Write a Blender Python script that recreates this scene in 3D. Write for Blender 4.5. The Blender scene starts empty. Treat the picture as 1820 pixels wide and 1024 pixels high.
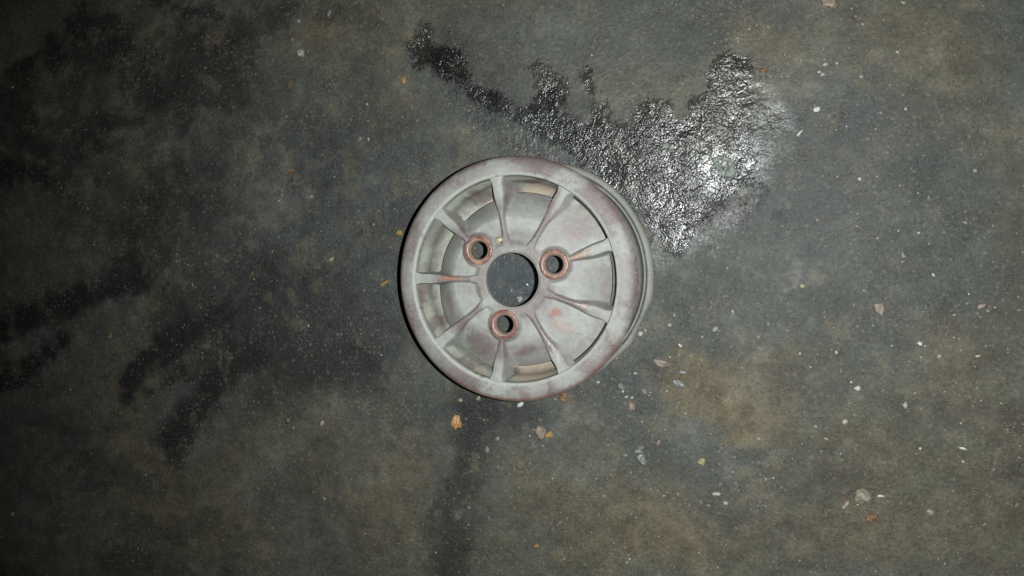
import bpy, math, random
import numpy as np
from mathutils import Vector, Matrix

sc = bpy.context.scene
col = sc.collection
random.seed(7)
rng = np.random.default_rng(11)
PI = math.pi

# ------------------------------------------------------------------ camera
HUB = 0.1477                       # height of the wheel's hub face above the ground
CAM = np.array([0.2632, 0.0450, HUB + 0.9551])
AIM = np.array([0.0002, -0.0092, HUB])
FPX = 1570.0                       # focal length in pixels of the 1820 px wide photograph
fwd = AIM - CAM; fwd /= np.linalg.norm(fwd)
rgt = np.cross(fwd, [0, 1, 0]); rgt /= np.linalg.norm(rgt)
upv = np.cross(rgt, fwd)
cd = bpy.data.cameras.new('camera'); cam = bpy.data.objects.new('camera', cd); col.objects.link(cam)
cd.sensor_width = 36; cd.lens = 36 * FPX / 1820
cd.clip_start = 0.01; cd.clip_end = 100
R = Matrix((rgt, upv, -fwd)).transposed().to_4x4()
cam.matrix_world = Matrix.Translation(CAM) @ R
sc.camera = cam

# ------------------------------------------------------------------ night sky
w = bpy.data.worlds.new('World'); sc.world = w; w.use_nodes = True
nt = w.node_tree
bg = nt.nodes['Background']
sky = nt.nodes.new('ShaderNodeTexSky'); sky.sky_type = 'NISHITA'; sky.sun_disc = False
sky.sun_elevation = math.radians(-2); sky.sun_rotation = math.radians(200)
nt.links.new(sky.outputs[0], bg.inputs[0]); bg.inputs[1].default_value = 0.02

# ------------------------------------------------------------------ the phone's flash, beside its lens
ld = bpy.data.lights.new('flash_lamp', 'SPOT'); lo = bpy.data.objects.new('flash_lamp', ld); col.objects.link(lo)
ld.energy = 60; ld.shadow_soft_size = 0.0035; ld.color = (0.97, 1.0, 0.985)
ld.spot_size = math.radians(104); ld.spot_blend = 1.0
lo.matrix_world = Matrix.Translation(CAM + rgt * 0.036 + upv * 0.002) @ R @ Matrix.Rotation(math.radians(-9), 4, 'Y')
sc.view_settings.view_transform = 'Standard'; sc.view_settings.look = 'None'
sc.view_settings.exposure = 0.0; sc.view_settings.gamma = 1.0

# ------------------------------------------------------------------ helpers
def at(x, y, z=0.0):
    """point of the place that stands at photo pixel x, y at height z"""
    d = fwd + rgt * ((x - 910) / FPX) - upv * ((y - 512) / FPX)
    return CAM + d * ((z - CAM[2]) / d[2])

def sm(t):
    t = np.clip(t, 0, 1); return t * t * (3 - 2 * t)

_tab = rng.random((8, 256, 256))
def vnoise(x, y, k=0):
    t = _tab[k % 8]
    xi = np.floor(x).astype(int); yi = np.floor(y).astype(int)
    fx = sm(x - xi); fy = sm(y - yi)
    a = t[xi & 255, yi & 255]; b = t[(xi + 1) & 255, yi & 255]
    c = t[xi & 255, (yi + 1) & 255]; d = t[(xi + 1) & 255, (yi + 1) & 255]
    return (a * (1 - fx) + b * fx) * (1 - fy) + (c * (1 - fx) + d * fx) * fy
def fbm(x, y, s, oct=5, k=0, gain=0.5):
    """0..1, mean 0.5; s = cells per metre"""
    v = 0; a = 1; n = 0
    for i in range(oct):
        v = v + a * vnoise(x * s + 17.3 * i + 40 * k, y * s - 9.1 * i + 23 * k, k + i); n += a
        a *= gain; s *= 2.03
    return v / n

def tag(o, label=None, cat=None, group=None, kind=None):
    if label: o['label'] = label
    if cat: o['category'] = cat
    if group: o['group'] = group
    if kind: o['kind'] = kind
    return o

def make_mesh(name, V, F, colors=None, attrs=None, normals=None, smooth=True):
    me = bpy.data.meshes.new(name)
    V = np.asarray(V, np.float32); F = np.asarray(F, np.int32)
    n, k = F.shape
    me.vertices.add(len(V)); me.vertices.foreach_set('co', V.ravel())
    me.loops.add(n * k); me.loops.foreach_set('vertex_index', F.ravel())
    me.polygons.add(n)
    me.polygons.foreach_set('loop_start', np.arange(0, n * k, k, dtype=np.int32))
    me.polygons.foreach_set('loop_total', np.full(n, k, np.int32))
    me.polygons.foreach_set('use_smooth', np.full(n, smooth))
    me.update(calc_edges=True); me.validate()
    if colors is not None:
        a = me.attributes.new('paint', 'FLOAT_COLOR', 'POINT')
        c = np.ones((len(V), 4), np.float32); c[:, :3] = colors
        a.data.foreach_set('color', c.ravel())
    for nm, val in (attrs or {}).items():
        a = me.attributes.new(nm, 'FLOAT', 'POINT')
        a.data.foreach_set('value', np.asarray(val, np.float32).ravel())
    if normals is not None:
        me.normals_split_custom_set_from_vertices([tuple(q) for q in normals])
    return me

def link(name, me, mat, parent=None):
    o = bpy.data.objects.new(name, me); col.objects.link(o)
    if mat: me.materials.append(mat)
    if parent: o.parent = parent
    return o

def mat_new(name):
    m = bpy.data.materials.new(name); m.use_nodes = True
    n = m.node_tree.nodes; l = m.node_tree.links
    return m, n, l, n['Principled BSDF']
def N(n, t, **kw):
    x = n.new(t)
    for k, v in kw.items():
        if hasattr(x, k): setattr(x, k, v)
    return x
def noise(n, l, vec, scale, detail=3, rough=0.6):
    x = n.new('ShaderNodeTexNoise'); x.inputs['Scale'].default_value = scale
    x.inputs['Detail'].default_value = detail; x.inputs['Roughness'].default_value = rough
    l.new(vec, x.inputs['Vector']); return x.outputs['Fac']
def maprange(n, l, v, a, b, c, d, smooth=False):
    x = n.new('ShaderNodeMapRange'); l.new(v, x.inputs[0])
    for i, q in enumerate((a, b, c, d)): x.inputs[i + 1].default_value = q
    if smooth: x.interpolation_type = 'SMOOTHSTEP'
    return x.outputs[0]
def math_(n, l, op, a, b=None):
    x = n.new('ShaderNodeMath'); x.operation = op
    for i, q in enumerate((a, b)):
        if q is None: continue
        if isinstance(q, (int, float)): x.inputs[i].default_value = q
        else: l.new(q, x.inputs[i])
    return x.outputs[0]
def mixc(n, l, f, a, b, mode='MIX'):
    x = n.new('ShaderNodeMix'); x.data_type = 'RGBA'; x.blend_type = mode
    for i, q in ((0, f), (6, a), (7, b)):
        if isinstance(q, (int, float)): x.inputs[i].default_value = q
        elif isinstance(q, tuple): x.inputs[i].default_value = (*q, 1)
        else: l.new(q, x.inputs[i])
    return x.outputs[2]

# ------------------------------------------------------------------ materials
def ground_material():
    m, n, l, b = mat_new('oily_ground')
    g = n.new('ShaderNodeNewGeometry').outputs['Position']
    paint = N(n, 'ShaderNodeAttribute', attribute_name='paint').outputs['Color']
    wet = N(n, 'ShaderNodeAttribute', attribute_name='wet').outputs['Fac']
    oil = N(n, 'ShaderNodeAttribute', attribute_name='sheen').outputs['Fac']
    # crisp, ragged rim of the wet patch
    e = noise(n, l, g, 230, 5, 0.75)
    ws = math_(n, l, 'ADD', wet, math_(n, l, 'MULTIPLY', math_(n, l, 'SUBTRACT', e, 0.5), 1.9))
    wm = maprange(n, l, ws, 0.36, 0.78, 0, 1, True)
    film = N(n, 'ShaderNodeAttribute', attribute_name='film').outputs['Fac']
    fm = maprange(n, l, math_(n, l, 'ADD', film, math_(n, l, 'MULTIPLY', math_(n, l, 'SUBTRACT', e, 0.5), 1.3)), 0.25, 0.95, 0, 1, True)
    # grain of the dry surface
    f1 = noise(n, l, g, 900, 3, 0.65); f2 = noise(n, l, g, 210, 5, 0.7); f3 = noise(n, l, g, 2400, 2, 0.6)
    v1 = maprange(n, l, f1, 0.3, 0.7, 0.66, 1.36)
    v2 = maprange(n, l, f2, 0.3, 0.7, 0.68, 1.34)
    v3 = maprange(n, l, f3, 0.3, 0.7, 0.85, 1.16)
    f4 = noise(n, l, g, 48, 8, 0.78)
    v4 = maprange(n, l, f4, 0.32, 0.68, 0.74, 1.26)
    v = math_(n, l, 'MULTIPLY', math_(n, l, 'MULTIPLY', math_(n, l, 'MULTIPLY', v1, v2), v3), v4)
    c = mixc(n, l, 1.0, paint, v, 'MULTIPLY')
    # pale mineral grains bedded in the surface
    vo = n.new('ShaderNodeTexVoronoi'); vo.voronoi_dimensions = '2D'; vo.inputs['Scale'].default_value = 420; l.new(g, vo.inputs['Vector'])
    big = noise(n, l, g, 14, 4, 0.7)
    thr = maprange(n, l, big, 0.38, 0.68, 0.12, 0.42)
    d = math_(n, l, 'SUBTRACT', thr, vo.outputs['Distance'])
    sp = maprange(n, l, d, -0.02, 0.10, 0, 1, True)
    pick = n.new('ShaderNodeSeparateColor'); l.new(vo.outputs['Color'], pick.inputs[0])
    sp = math_(n, l, 'MULTIPLY', sp, maprange(n, l, pick.outputs[0], 0.5, 0.95, 0, 0.9))
    grain = mixc(n, l, pick.outputs[1], (0.16, 0.165, 0.15), (0.20, 0.15, 0.09))
    c = mixc(n, l, sp, c, grain)
    vp = n.new('ShaderNodeTexVoronoi'); vp.voronoi_dimensions = '2D'; vp.inputs['Scale'].default_value = 130; l.new(g, vp.inputs['Vector'])
    pq = n.new('ShaderNodeSeparateColor'); l.new(vp.outputs['Color'], pq.inputs[0])
    rag = math_(n, l, 'ADD', vp.outputs['Distance'], math_(n, l, 'MULTIPLY', math_(n, l, 'SUBTRACT', f1, 0.5), 0.55))
    sp2 = math_(n, l, 'MULTIPLY', maprange(n, l, rag, 0.06, 0.34, 1, 0, True), maprange(n, l, math_(n, l, 'ADD', pq.outputs[1], math_(n, l, 'SUBTRACT', big, 0.5)), 0.72, 1.02, 0, 0.75))
    c = mixc(n, l, sp2, c, mixc(n, l, pq.outputs[2], (0.19, 0.195, 0.175), (0.18, 0.135, 0.08)))
    # dark pin holes
    vd = n.new('ShaderNodeTexVoronoi'); vd.voronoi_dimensions = '2D'; vd.inputs['Scale'].default_value = 150; l.new(g, vd.inputs['Vector'])
    pk = n.new('ShaderNodeSeparateColor'); l.new(vd.outputs['Color'], pk.inputs[0])
    pit = math_(n, l, 'MULTIPLY', maprange(n, l, vd.outputs['Distance'], 0.10, 0.24, 1, 0, True), maprange(n, l, pk.outputs[2], 0.93, 0.97, 0, 0.6))
    c = mixc(n, l, pit, c, (0.012, 0.012, 0.012))
    wetc = mixc(n, l, 1.0, c, (0.36, 0.36, 0.38), 'MULTIPLY')
    c = mixc(n, l, math_(n, l, 'MULTIPLY', wm, 0.9), c, wetc)
    l.new(c, b.inputs['Base Color'])
    # gloss
    r = maprange(n, l, oil, 0, 1, 0.62, 0.40)
    mx = n.new('ShaderNodeMix'); l.new(wm, mx.inputs[0]); l.new(r, mx.inputs[2]); mx.inputs[3].default_value = 0.205
    my = n.new('ShaderNodeMix'); l.new(math_(n, l, 'MULTIPLY', fm, math_(n, l, 'SUBTRACT', 1.0, wm)), my.inputs[0]); l.new(mx.outputs[0], my.inputs[2]); my.inputs[3].default_value = 0.31
    l.new(my.outputs[0], b.inputs['Roughness'])
    l.new(maprange(n, l, wm, 0, 1, 0.5, 0.5), b.inputs['Specular IOR Level'])
    # relief: lumpy tar grain under the liquid, drawn out along one direction
    m0 = n.new('ShaderNodeMapping'); m0.inputs['Rotation'].default_value = (0, 0, math.radians(-45)); l.new(g, m0.inputs['Vector'])
    mp = n.new('ShaderNodeMapping'); mp.inputs['Scale'].default_value = (0.80, 1.0, 1.0); l.new(m0.outputs[0], mp.inputs['Vector'])
    h1 = noise(n, l, mp.outputs[0], 430, 2, 0.5); h2 = noise(n, l, mp.outputs[0], 110, 3, 0.6)
    hw = math_(n, l, 'ADD', math_(n, l, 'MULTIPLY', h1, 0.00108), math_(n, l, 'MULTIPLY', h2, 0.0013))
    calm = maprange(n, l, noise(n, l, g, 26, 3, 0.6), 0.36, 0.64, 0.45, 1.25); hw = math_(n, l, 'MULTIPLY', hw, calm)
    hd = math_(n, l, 'ADD', math_(n, l, 'MULTIPLY', f1, 0.00045), math_(n, l, 'MULTIPLY', f2, 0.0013))
    hm = n.new('ShaderNodeMix'); l.new(math_(n, l, 'MAXIMUM', wm, math_(n, l, 'MULTIPLY', fm, 0.85)), hm.inputs[0]); l.new(hd, hm.inputs[2]); l.new(hw, hm.inputs[3])
    bp = n.new('ShaderNodeBump'); bp.inputs['Strength'].default_value = 1.0; bp.inputs['Distance'].default_value = 1.0
    l.new(hm.outputs[0], bp.inputs['Height']); l.new(bp.outputs[0], b.inputs['Normal'])
    return m

def wheel_material(name='primed_metal', rough=0.55, bump=0.00022):
    m, n, l, b = mat_new(name)
    tc = n.new('ShaderNodeTexCoord').outputs['Object']
    paint = N(n, 'ShaderNodeAttribute', attribute_name='paint').outputs['Color']
    gl = N(n, 'ShaderNodeAttribute', attribute_name='gloss').outputs['Fac']
    f1 = noise(n, l, tc, 1500, 3, 0.6); f2 = noise(n, l, tc, 160, 5, 0.68); f3 = noise(n, l, tc, 45, 4, 0.6)
    v = math_(n, l, 'MULTIPLY', maprange(n, l, f1, 0.3, 0.7, 0.84, 1.05), maprange(n, l, f2, 0.3, 0.7, 0.87, 1.12))
    c = mixc(n, l, 1.0, paint, v, 'MULTIPLY')
    dust = maprange(n, l, f3, 0.5, 0.7, 0, 0.12, True)
    c = mixc(n, l, dust, c, (0.44, 0.44, 0.40))
    vo = n.new('ShaderNodeTexVoronoi'); vo.inputs['Scale'].default_value = 120; l.new(tc, vo.inputs['Vector'])
    pk = n.new('ShaderNodeSeparateColor'); l.new(vo.outputs['Color'], pk.inputs[0])
    pit = math_(n, l, 'MULTIPLY', maprange(n, l, vo.outputs['Distance'], 0.06, 0.16, 1, 0, True), maprange(n, l, pk.outputs[0], 0.955, 0.975, 0, 0.8))
    c = mixc(n, l, pit, c, (0.10, 0.08, 0.08))
    for ang, th_ in ((20, .585), (75, .60), (140, .59)):
        ma = n.new('ShaderNodeMapping'); ma.inputs['Rotation'].default_value = (0, 0, math.radians(ang)); l.new(tc, ma.inputs['Vector'])
        mb = n.new('ShaderNodeMapping'); mb.inputs['Scale'].default_value = (60, 1500, 60); l.new(ma.outputs[0], mb.inputs['Vector'])
        sc_ = maprange(n, l, noise(n, l, mb.outputs[0], 1.0, 1, .5), th_ + .08, th_ + .16, 0, .30)
        c = mixc(n, l, sc_, c, (0.55, 0.54, 0.50) if ang != 75 else (0.10, 0.09, 0.09))
    l.new(c, b.inputs['Base Color'])
    rr = math_(n, l, 'SUBTRACT', maprange(n, l, f2, 0.3, 0.7, rough - 0.07, rough + 0.1), math_(n, l, 'MULTIPLY', gl, 0.38))
    l.new(rr, b.inputs['Roughness'])
    h = math_(n, l, 'ADD', math_(n, l, 'MULTIPLY', f1, bump), math_(n, l, 'MULTIPLY', f2, bump * 3.2))
    bp = n.new('ShaderNodeBump'); bp.inputs['Distance'].default_value = 1.0; bp.inputs['Strength'].default_value = 1.0
    l.new(h, bp.inputs['Height']); l.new(bp.outputs[0], b.inputs['Normal'])
    return m

def stone_material(name, c1, c2, rough=0.5):
    m, n, l, b = mat_new(name)
    tc = n.new('ShaderNodeTexCoord').outputs['Object']
    f = noise(n, l, tc, 260, 4, 0.65); g = noise(n, l, tc, 1400, 3, 0.6)
    c = mixc(n, l, maprange(n, l, f, 0.38, 0.62, 0, 1, True), c1, c2)
    c = mixc(n, l, 1.0, c, maprange(n, l, g, 0.3, 0.7, 0.75, 1.2), 'MULTIPLY')
    l.new(c, b.inputs['Base Color']); b.inputs['Roughness'].default_value = rough
    bp = n.new('ShaderNodeBump'); bp.inputs['Distance'].default_value = 1.0
    l.new(math_(n, l, 'MULTIPLY', f, 0.0012), bp.inputs['Height']); l.new(bp.outputs[0], b.inputs['Normal'])
    return m

# ------------------------------------------------------------------ the ground
def poly_sd(X, Y, P):
    """signed distance (positive inside) to polygon P"""
    P = np.asarray(P); d = np.full(X.shape, 1e9); ins = np.zeros(X.shape, bool)
    for i in range(len(P)):
        a = P[i]; b = P[(i + 1) % len(P)]
        e = b - a; wx = X - a[0]; wy = Y - a[1]
        t = np.clip((wx * e[0] + wy * e[1]) / (e @ e), 0, 1)
        d = np.minimum(d, np.hypot(wx - e[0] * t, wy - e[1] * t))
        c = ((a[1] > Y) != (b[1] > Y)) & (X < (b[0] - a[0]) * (Y - a[1]) / (b[1] - a[1] + 1e-12) + a[0])
        ins ^= c
    return np.where(ins, d, -d)

PXM = 1 / 1424.0     # metres of ground per photo pixel, about
def pts(L): return [at(x, y)[:2] for x, y in L]

def blob(X, Y, x, y, rx, ry, ang=0, soft=1.0, nz=None, amp=0.5):
    """1 in the middle of a stain at photo pixel x, y; radii in photo pixels, ang anticlockwise"""
    c = at(x, y); a = math.radians(ang)
    dx = (X - c[0]) / PXM; dy = (Y - c[1]) / PXM
    u = (dx * math.cos(a) + dy * math.sin(a)) / rx; v = (-dx * math.sin(a) + dy * math.cos(a)) / ry
    q = np.sqrt(u * u + v * v)
    if nz is not None: q = q + (nz - 0.5) * 2 * amp
    return 1 - sm((q - (1 - 0.5 * soft)) / max(soft, 1e-3))

def stroke(X, Y, L, wd, soft, nz=None, amp=0.0):
    """a smear along a path of photo pixels with half width wd"""
    P = pts(L); d = np.full(X.shape, 1e9)
    for a, b in zip(P[:-1], P[1:]):
        e = b - a; t = np.clip(((X - a[0]) * e[0] + (Y - a[1]) * e[1]) / (e @ e), 0, 1)
        d = np.minimum(d, np.hypot(X - a[0] - e[0] * t, Y - a[1] - e[1] * t))
    d = d / PXM
    if nz is not None: d = d + (nz - 0.5) * 2 * amp
    return 1 - sm((d - wd) / soft)

def build_ground():
    s = 0.002
    xs = np.arange(-0.98, 0.68, s); ys = np.arange(-0.44, 0.46, s)
    grow = np.cumsum(0.004 * 1.16 ** np.arange(36))
    xs = np.concatenate([xs[0] - grow[::-1], xs, xs[-1] + grow])
    ys = np.concatenate([ys[0] - grow[::-1], ys, ys[-1] + grow])
    X, Y = np.meshgrid(xs, ys)
    nL = fbm(X, Y, 5, 5, 0); nM = fbm(X, Y, 16, 5, 1, 0.6); nF = fbm(X, Y, 55, 4, 2, 0.6)
    nD = fbm(X * 0.6 + Y * 0.6, (Y - X) * 1.6, 14, 5, 3, 0.6)       # streaky, along the diagonal smears
    wx = X + (fbm(X, Y, 20, 4, 4) - 0.5) * 0.05 + (nF - .5) * .02; wy = Y + (fbm(X, Y, 20, 4, 5) - 0.5) * 0.05 + (fbm(X, Y, 60, 4, 3) - .5) * .02

    grey = np.array([0.071, 0.076, 0.066]); olive = np.array([0.080, 0.080, 0.060]); blue = np.array([0.048, 0.056, 0.057])
    brown = np.array([0.118, 0.097, 0.058]); dark = np.array([0.014, 0.015, 0.015]); pale = np.array([0.130, 0.132, 0.115])
    C = np.empty(X.shape + (3,)); C[:] = grey
    def lay(mask, c, k=1.0):
        m = np.clip(mask * k, 0, 1)[..., None]; C[:] = C * (1 - m) + np.asarray(c) * m
    lay(sm((nL - 0.40) / 0.2), olive, 1.0)
    lay(sm((fbm(X, Y, 6, 4, 6) - 0.55) / 0.2), blue, 0.3)
    # brown and olive mineral patches
    for x, y, rx, ry, a, k in ((1290, 700, 110, 68, -15, 1.0), (1350, 745, 66, 44, 0, .9), (1290, 690, 60, 36, -15, .6), (1165, 930, 90, 70, 0, .75), (1010, 890, 110, 60, 0, .4),
            (1500, 800, 130, 60, 0, .35), (1680, 630, 60, 70, 30, .5), (1400, 640, 90, 50, 0, .35), (1750, 800, 70, 110, 0, .35),
            (700, 190, 60, 45, 0, .45), (575, 62, 60, 36, 0, .55), (1385, 78, 80, 30, -10, .55), (1600, 90, 150, 60, -10, .4),
            (230, 655, 70, 90, 15, .55), (230, 800, 90, 110, 20, .5), (330, 880, 130, 100, 0, .4), (430, 960, 120, 60, 0, .4),
            (230, 420, 110, 60, 15, .45), (60, 110, 100, 70, 0, .45), (280, 70, 110, 60, 0, .35), (650, 850, 150, 130, 0, .3),
            (100, 960, 120, 90, 0, .3), (1400, 950, 200, 80, 0, .35), (1650, 950, 150, 80, 0, .35), (880, 800, 90, 40, 0, .25), (1060, 960, 80, 60, 0, .35),
            (340, 545, 70, 30, 20, .4), (180, 175, 160, 30, 0, .3)):
        lay(blob(wx, wy, x, y, rx, ry, a, 1.1, nM, 0.6), brown * (0.75 + 0.5 * nF[..., None]), k * 0.9)
    lay(blob(X, Y, 912, 497, 80, 80, 0, .6), blue * np.array([.85, .95, 1.15]), .8)
    # blue grey oil film
    for x, y, rx, ry, a, k in ((960, 230, 220, 80, -20, .8), (560, 480, 200, 190, 0, .75), (700, 420, 120, 160, 0, .7), (620, 250, 140, 90, 0, .35),
            (1420, 330, 90, 190, 0, .6), (1560, 250, 180, 90, 0, .45), (1270, 500, 120, 60, 0, .5), (1400, 700, 90, 60, 0, .35),
            (1110, 690, 60, 80, 0, .5), (900, 750, 170, 50, 0, .5), (1370, 850, 110, 60, 30, .4), (1620, 450, 150, 80, 0, .35), (1220, 870, 80, 50, 0, .3)):
        lay(blob(wx, wy, x, y, rx, ry, a, 1.3, nM, 0.5), blue, k * (.95 if x < 1200 else .7))
    # broad darkening of the left side, then dark oil stains
    lay(blob(wx, wy, 250, 330, 470, 380, 0, 1.5, nL, .4), dark * 2, .30)
    lay(sm((fbm(X * .7, Y * 1.5, 11, 5, 2, .6) - .52) / .12) * sm((at(620, 0)[0] - X) / .3), dark * 1.6, .5)
    lay(blob(wx, wy, 480, 560, 230, 120, 0, 1.2, nM, .5), dark * 1.8, .75)
    lay(blob(wx, wy, 330, 500, 140, 150, 0, 1.3, nM, .5), dark * 1.8, .45)
    lay(blob(wx, wy, 560, 600, 130, 80, 0, 1.2, nM, .5), dark * 2.0, .6)
    for x, y, rx, ry, a, k in ((150, 45, 34, 26, 0, .95), (210, 62, 50, 30, -20, .85), (300, 10, 60, 16, -8, .9), (360, 16, 90, 18, 0, .7), (60, 108, 80, 20, 10, .8),
            (150, 95, 100, 34, 0, .75), (250, 140, 70, 45, 0, .6), (40, 300, 110, 24, -8, .95), (130, 318, 120, 30, 0, .6), (110, 165, 100, 28, 0, .55),
            (210, 215, 90, 30, 0, .4), (260, 355, 60, 60, 0, .4), (400, 90, 80, 70, 0, .45), (20, 200, 70, 60, 0, .5), (200, 500, 80, 26, 15, .7), (270, 470, 60, 40, 30, .5),
            (1300, 378, 52, 24, 0, .85), (1260, 390, 40, 30, 0, .6), (640, 30, 60, 20, 0, .35), (505, 20, 20, 24, 0, .4), (330, 130, 120, 90, 0, .6), (90, 240, 110, 60, 0, .5), (200, 380, 100, 40, 0, .35), (420, 40, 90, 40, 0, .5)):
        lay(blob(wx, wy, x, y, rx * 1.1, ry * 1.1, a, .9, nM * .6 + nF * .4, 1.0), dark, k)
    for L, wd, so, k in (([(-20, 600), (60, 560), (130, 530), (240, 505)], 9, 26, .9), ([(-20, 690), (40, 660), (110, 615)], 9, 20, .85),
            ([(225, 690), (255, 650), (330, 595), (400, 560)], 13, 24, .85), ([(300, 785), (330, 740), (380, 690), (450, 620)], 22, 28, .8),
            ([(270, 700), (330, 660), (400, 600)], 5, 16, .6), ([(860, 700), (840, 780), (815, 860), (800, 1030)], 11, 38, .6),
            ([(840, 720), (880, 720), (920, 735)], 16, 40, .5), ([(470, 700), (560, 660), (640, 650)], 14, 50, .4)):
        lay(stroke(X, Y, L, wd * .85, so * 1.45, nD * .45 + nM * .25 + nF * .3, 50), dark * .9, k * 1.25)
    # old ring-shaped print and worn light crust near it
    ring = lambda x, y, r, wd: np.exp(-((np.hypot(wx - at(x, y)[0], wy - at(x, y)[1]) / PXM - r) / wd) ** 2)
    side = sm((at(430, 0)[0] - X) / 0.08)
    lay(ring(385, 275, 72, 9) * side, pale * .7, .5); lay(ring(385, 275, 92, 8) * side, dark * 1.5, .6)
    lay(ring(390, 270, 52, 8) * side, dark * 2, .5)
    for x, y, rx, ry, k in ((545, 350, 24, 16, .7), (480, 360, 50, 40, .4), (560, 300, 24, 18, .5), (440, 280, 40, 40, .35), (370, 250, 30, 40, .35), (365, 160, 24, 14, .5),
            (1400, 505, 12, 10, .8), (1408, 492, 8, 9, .8), (620, 360, 30, 20, .4), (490, 380, 40, 24, .3), (1440, 250, 12, 30, .2), (1480, 113, 8, 8, .6), (1770, 215, 12, 12, .5),
            (1720, 210, 10, 8, .4), (1210, 770, 40, 22, .4), (1150, 860, 30, 16, .4), (820, 925, 20, 14, .5), (890, 930, 18, 16, .4), (1530, 905, 16, 10, .3), (200, 960, 24, 14, .35),
            (370, 910, 12, 9, .5), (350, 1010, 20, 10, .6), (740, 370, 10, 8, .4), (660, 400, 20, 16, .3), (520, 470, 28, 24, .3), (200, 175, 20, 14, .3), (160, 178, 18, 14, .25)):
        lay(blob(wx, wy, x, y, rx, ry, 0, .9, nF, 1.1), pale * (0.7 + 0.6 * nF[..., None]), k)
    # scattered small worn patches
    crust = sm((nM - 0.60) / 0.12) * sm((nF - 0.45) / 0.2)
    lay(crust, pale * .95, .22)
    lay(sm((fbm(wx * 1.3, wy * .8, 24, 5, 7, .65) - .57) / .06) * sm((nF - .42) / .15), brown * 1.15, .30)

    C *= (np.clip(.62 + .80 * nM, .4, 1.6) * np.clip(.72 + .56 * nF, .5, 1.5))[..., None]

    # the wet tarry patch
    P = pts([(752, 42), (775, 62), (795, 38), (826, 70), (833, 100), (850, 138), (880, 148), (908, 178), (935, 186), (960, 165), (948, 110), (958, 108), (985, 130),
             (1015, 150), (1012, 186), (1045, 214), (1040, 150), (1034, 98), (1044, 98), (1060, 160), (1082, 212), (1122, 228), (1144, 186), (1172, 180), (1206, 192), (1240, 168), (1250, 140),
             (1190, 142), (1190, 132), (1255, 126), (1280, 92), (1330, 96), (1362, 150), (1382, 230), (1376, 290), (1352, 346), (1272, 366), (1258, 388), (1232, 420), (1205, 440), (1178, 462),
             (1168, 430), (1150, 400), (1100, 355), (1045, 322), (985, 284), (930, 246), (860, 205), (800, 160), (742, 122), (728, 84)])
    sd = poly_sd(X, Y, P) / PXM
    n2 = fbm(X, Y, 40, 4, 6, 0.65)
    wet = 0.45 + sd / 34 + (n2 - 0.5) * 1.6 + (nM - .5) * 1.3
    lower = sm((X - at(700, 0)[0]) / 0.05) * 0
    wet = np.clip(wet, 0, 1)
    # thinner liquid to the lower left and far right
    thin = np.maximum(blob(X, Y, 900, 262, 170, 46, -22, 1.2), blob(X, Y, 1372, 215, 36, 120, 5, 1.3)) * .55
    wet = np.clip(wet - thin, 0, 1)
    film = np.maximum.reduce([blob(wx, wy, 1325, 235, 62, 145, 0, 1.3, nM, .4) * .9, blob(wx, wy, 930, 248, 200, 62, -28, 1.3, nM, .4) * .75,
                              blob(wx, wy, 1230, 410, 110, 60, 25, 1.2, nM, .5) * .8, blob(wx, wy, 1060, 170, 90, 70, 0, 1.3, nM, .5) * .35])
    tar = np.array([0.030, 0.029, 0.028])
    for x, y, rx, ry, a, k in ((790, 92, 48, 48, 0, .9), (900, 165, 44, 24, -15, .85), (985, 160, 34, 34, 0, .7), (1165, 238, 70, 22, 10, .75), (1180, 205, 80, 22, 15, .5), (1060, 215, 36, 20, 0, .5), (1130, 310, 60, 30, 0, .35)):
        lay(blob(wx, wy, x, y, rx, ry, a, .9, nM, .5) * sm(wet * 2 - .4), tar, k)
    sheen = np.clip(blob(X, Y, 1150, 260, 330, 200, -10, 1.6, nM, .3) + blob(X, Y, 600, 470, 230, 180, 0, 1.5) * .5 + blob(X, Y, 1420, 300, 120, 200, 0, 1.4, nM, .3) * .9, 0, 1)

    Z = (nL - .5) * 0.004 + (nM - .5) * 0.0022 + (nF - .5) * 0.0010
    Z += wet * ((fbm(X, Y, 150, 3, 7) - 0.5) * 0.0008)
    under = 1 - sm((np.hypot(X, Y) - 0.15) / 0.06)
    Z = Z * (1 - under * .85) - under * 0.0006
    ny, nx = X.shape
    V = np.stack([X, Y, Z], -1).reshape(-1, 3)
    i = (np.arange(ny - 1)[:, None] * nx + np.arange(nx - 1)[None]).ravel()
    F = np.stack([i, i + 1, i + nx + 1, i + nx], -1)
    me = make_mesh('ground', V, F, C.reshape(-1, 3), {'wet': wet.ravel(), 'sheen': sheen.ravel(), 'film': film.ravel()})
    o = link('ground', me, ground_material()); tag(o, 'dark oil-stained ground with a glistening wet tarry patch', kind='structure')
    def gz(x, y):
        ix = np.clip(np.searchsorted(xs, x), 1, nx - 1); iy = np.clip(np.searchsorted(ys, y), 1, ny - 1)
        return Z[iy, ix]
    return gz, nM
gz, _ = build_ground()

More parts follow.
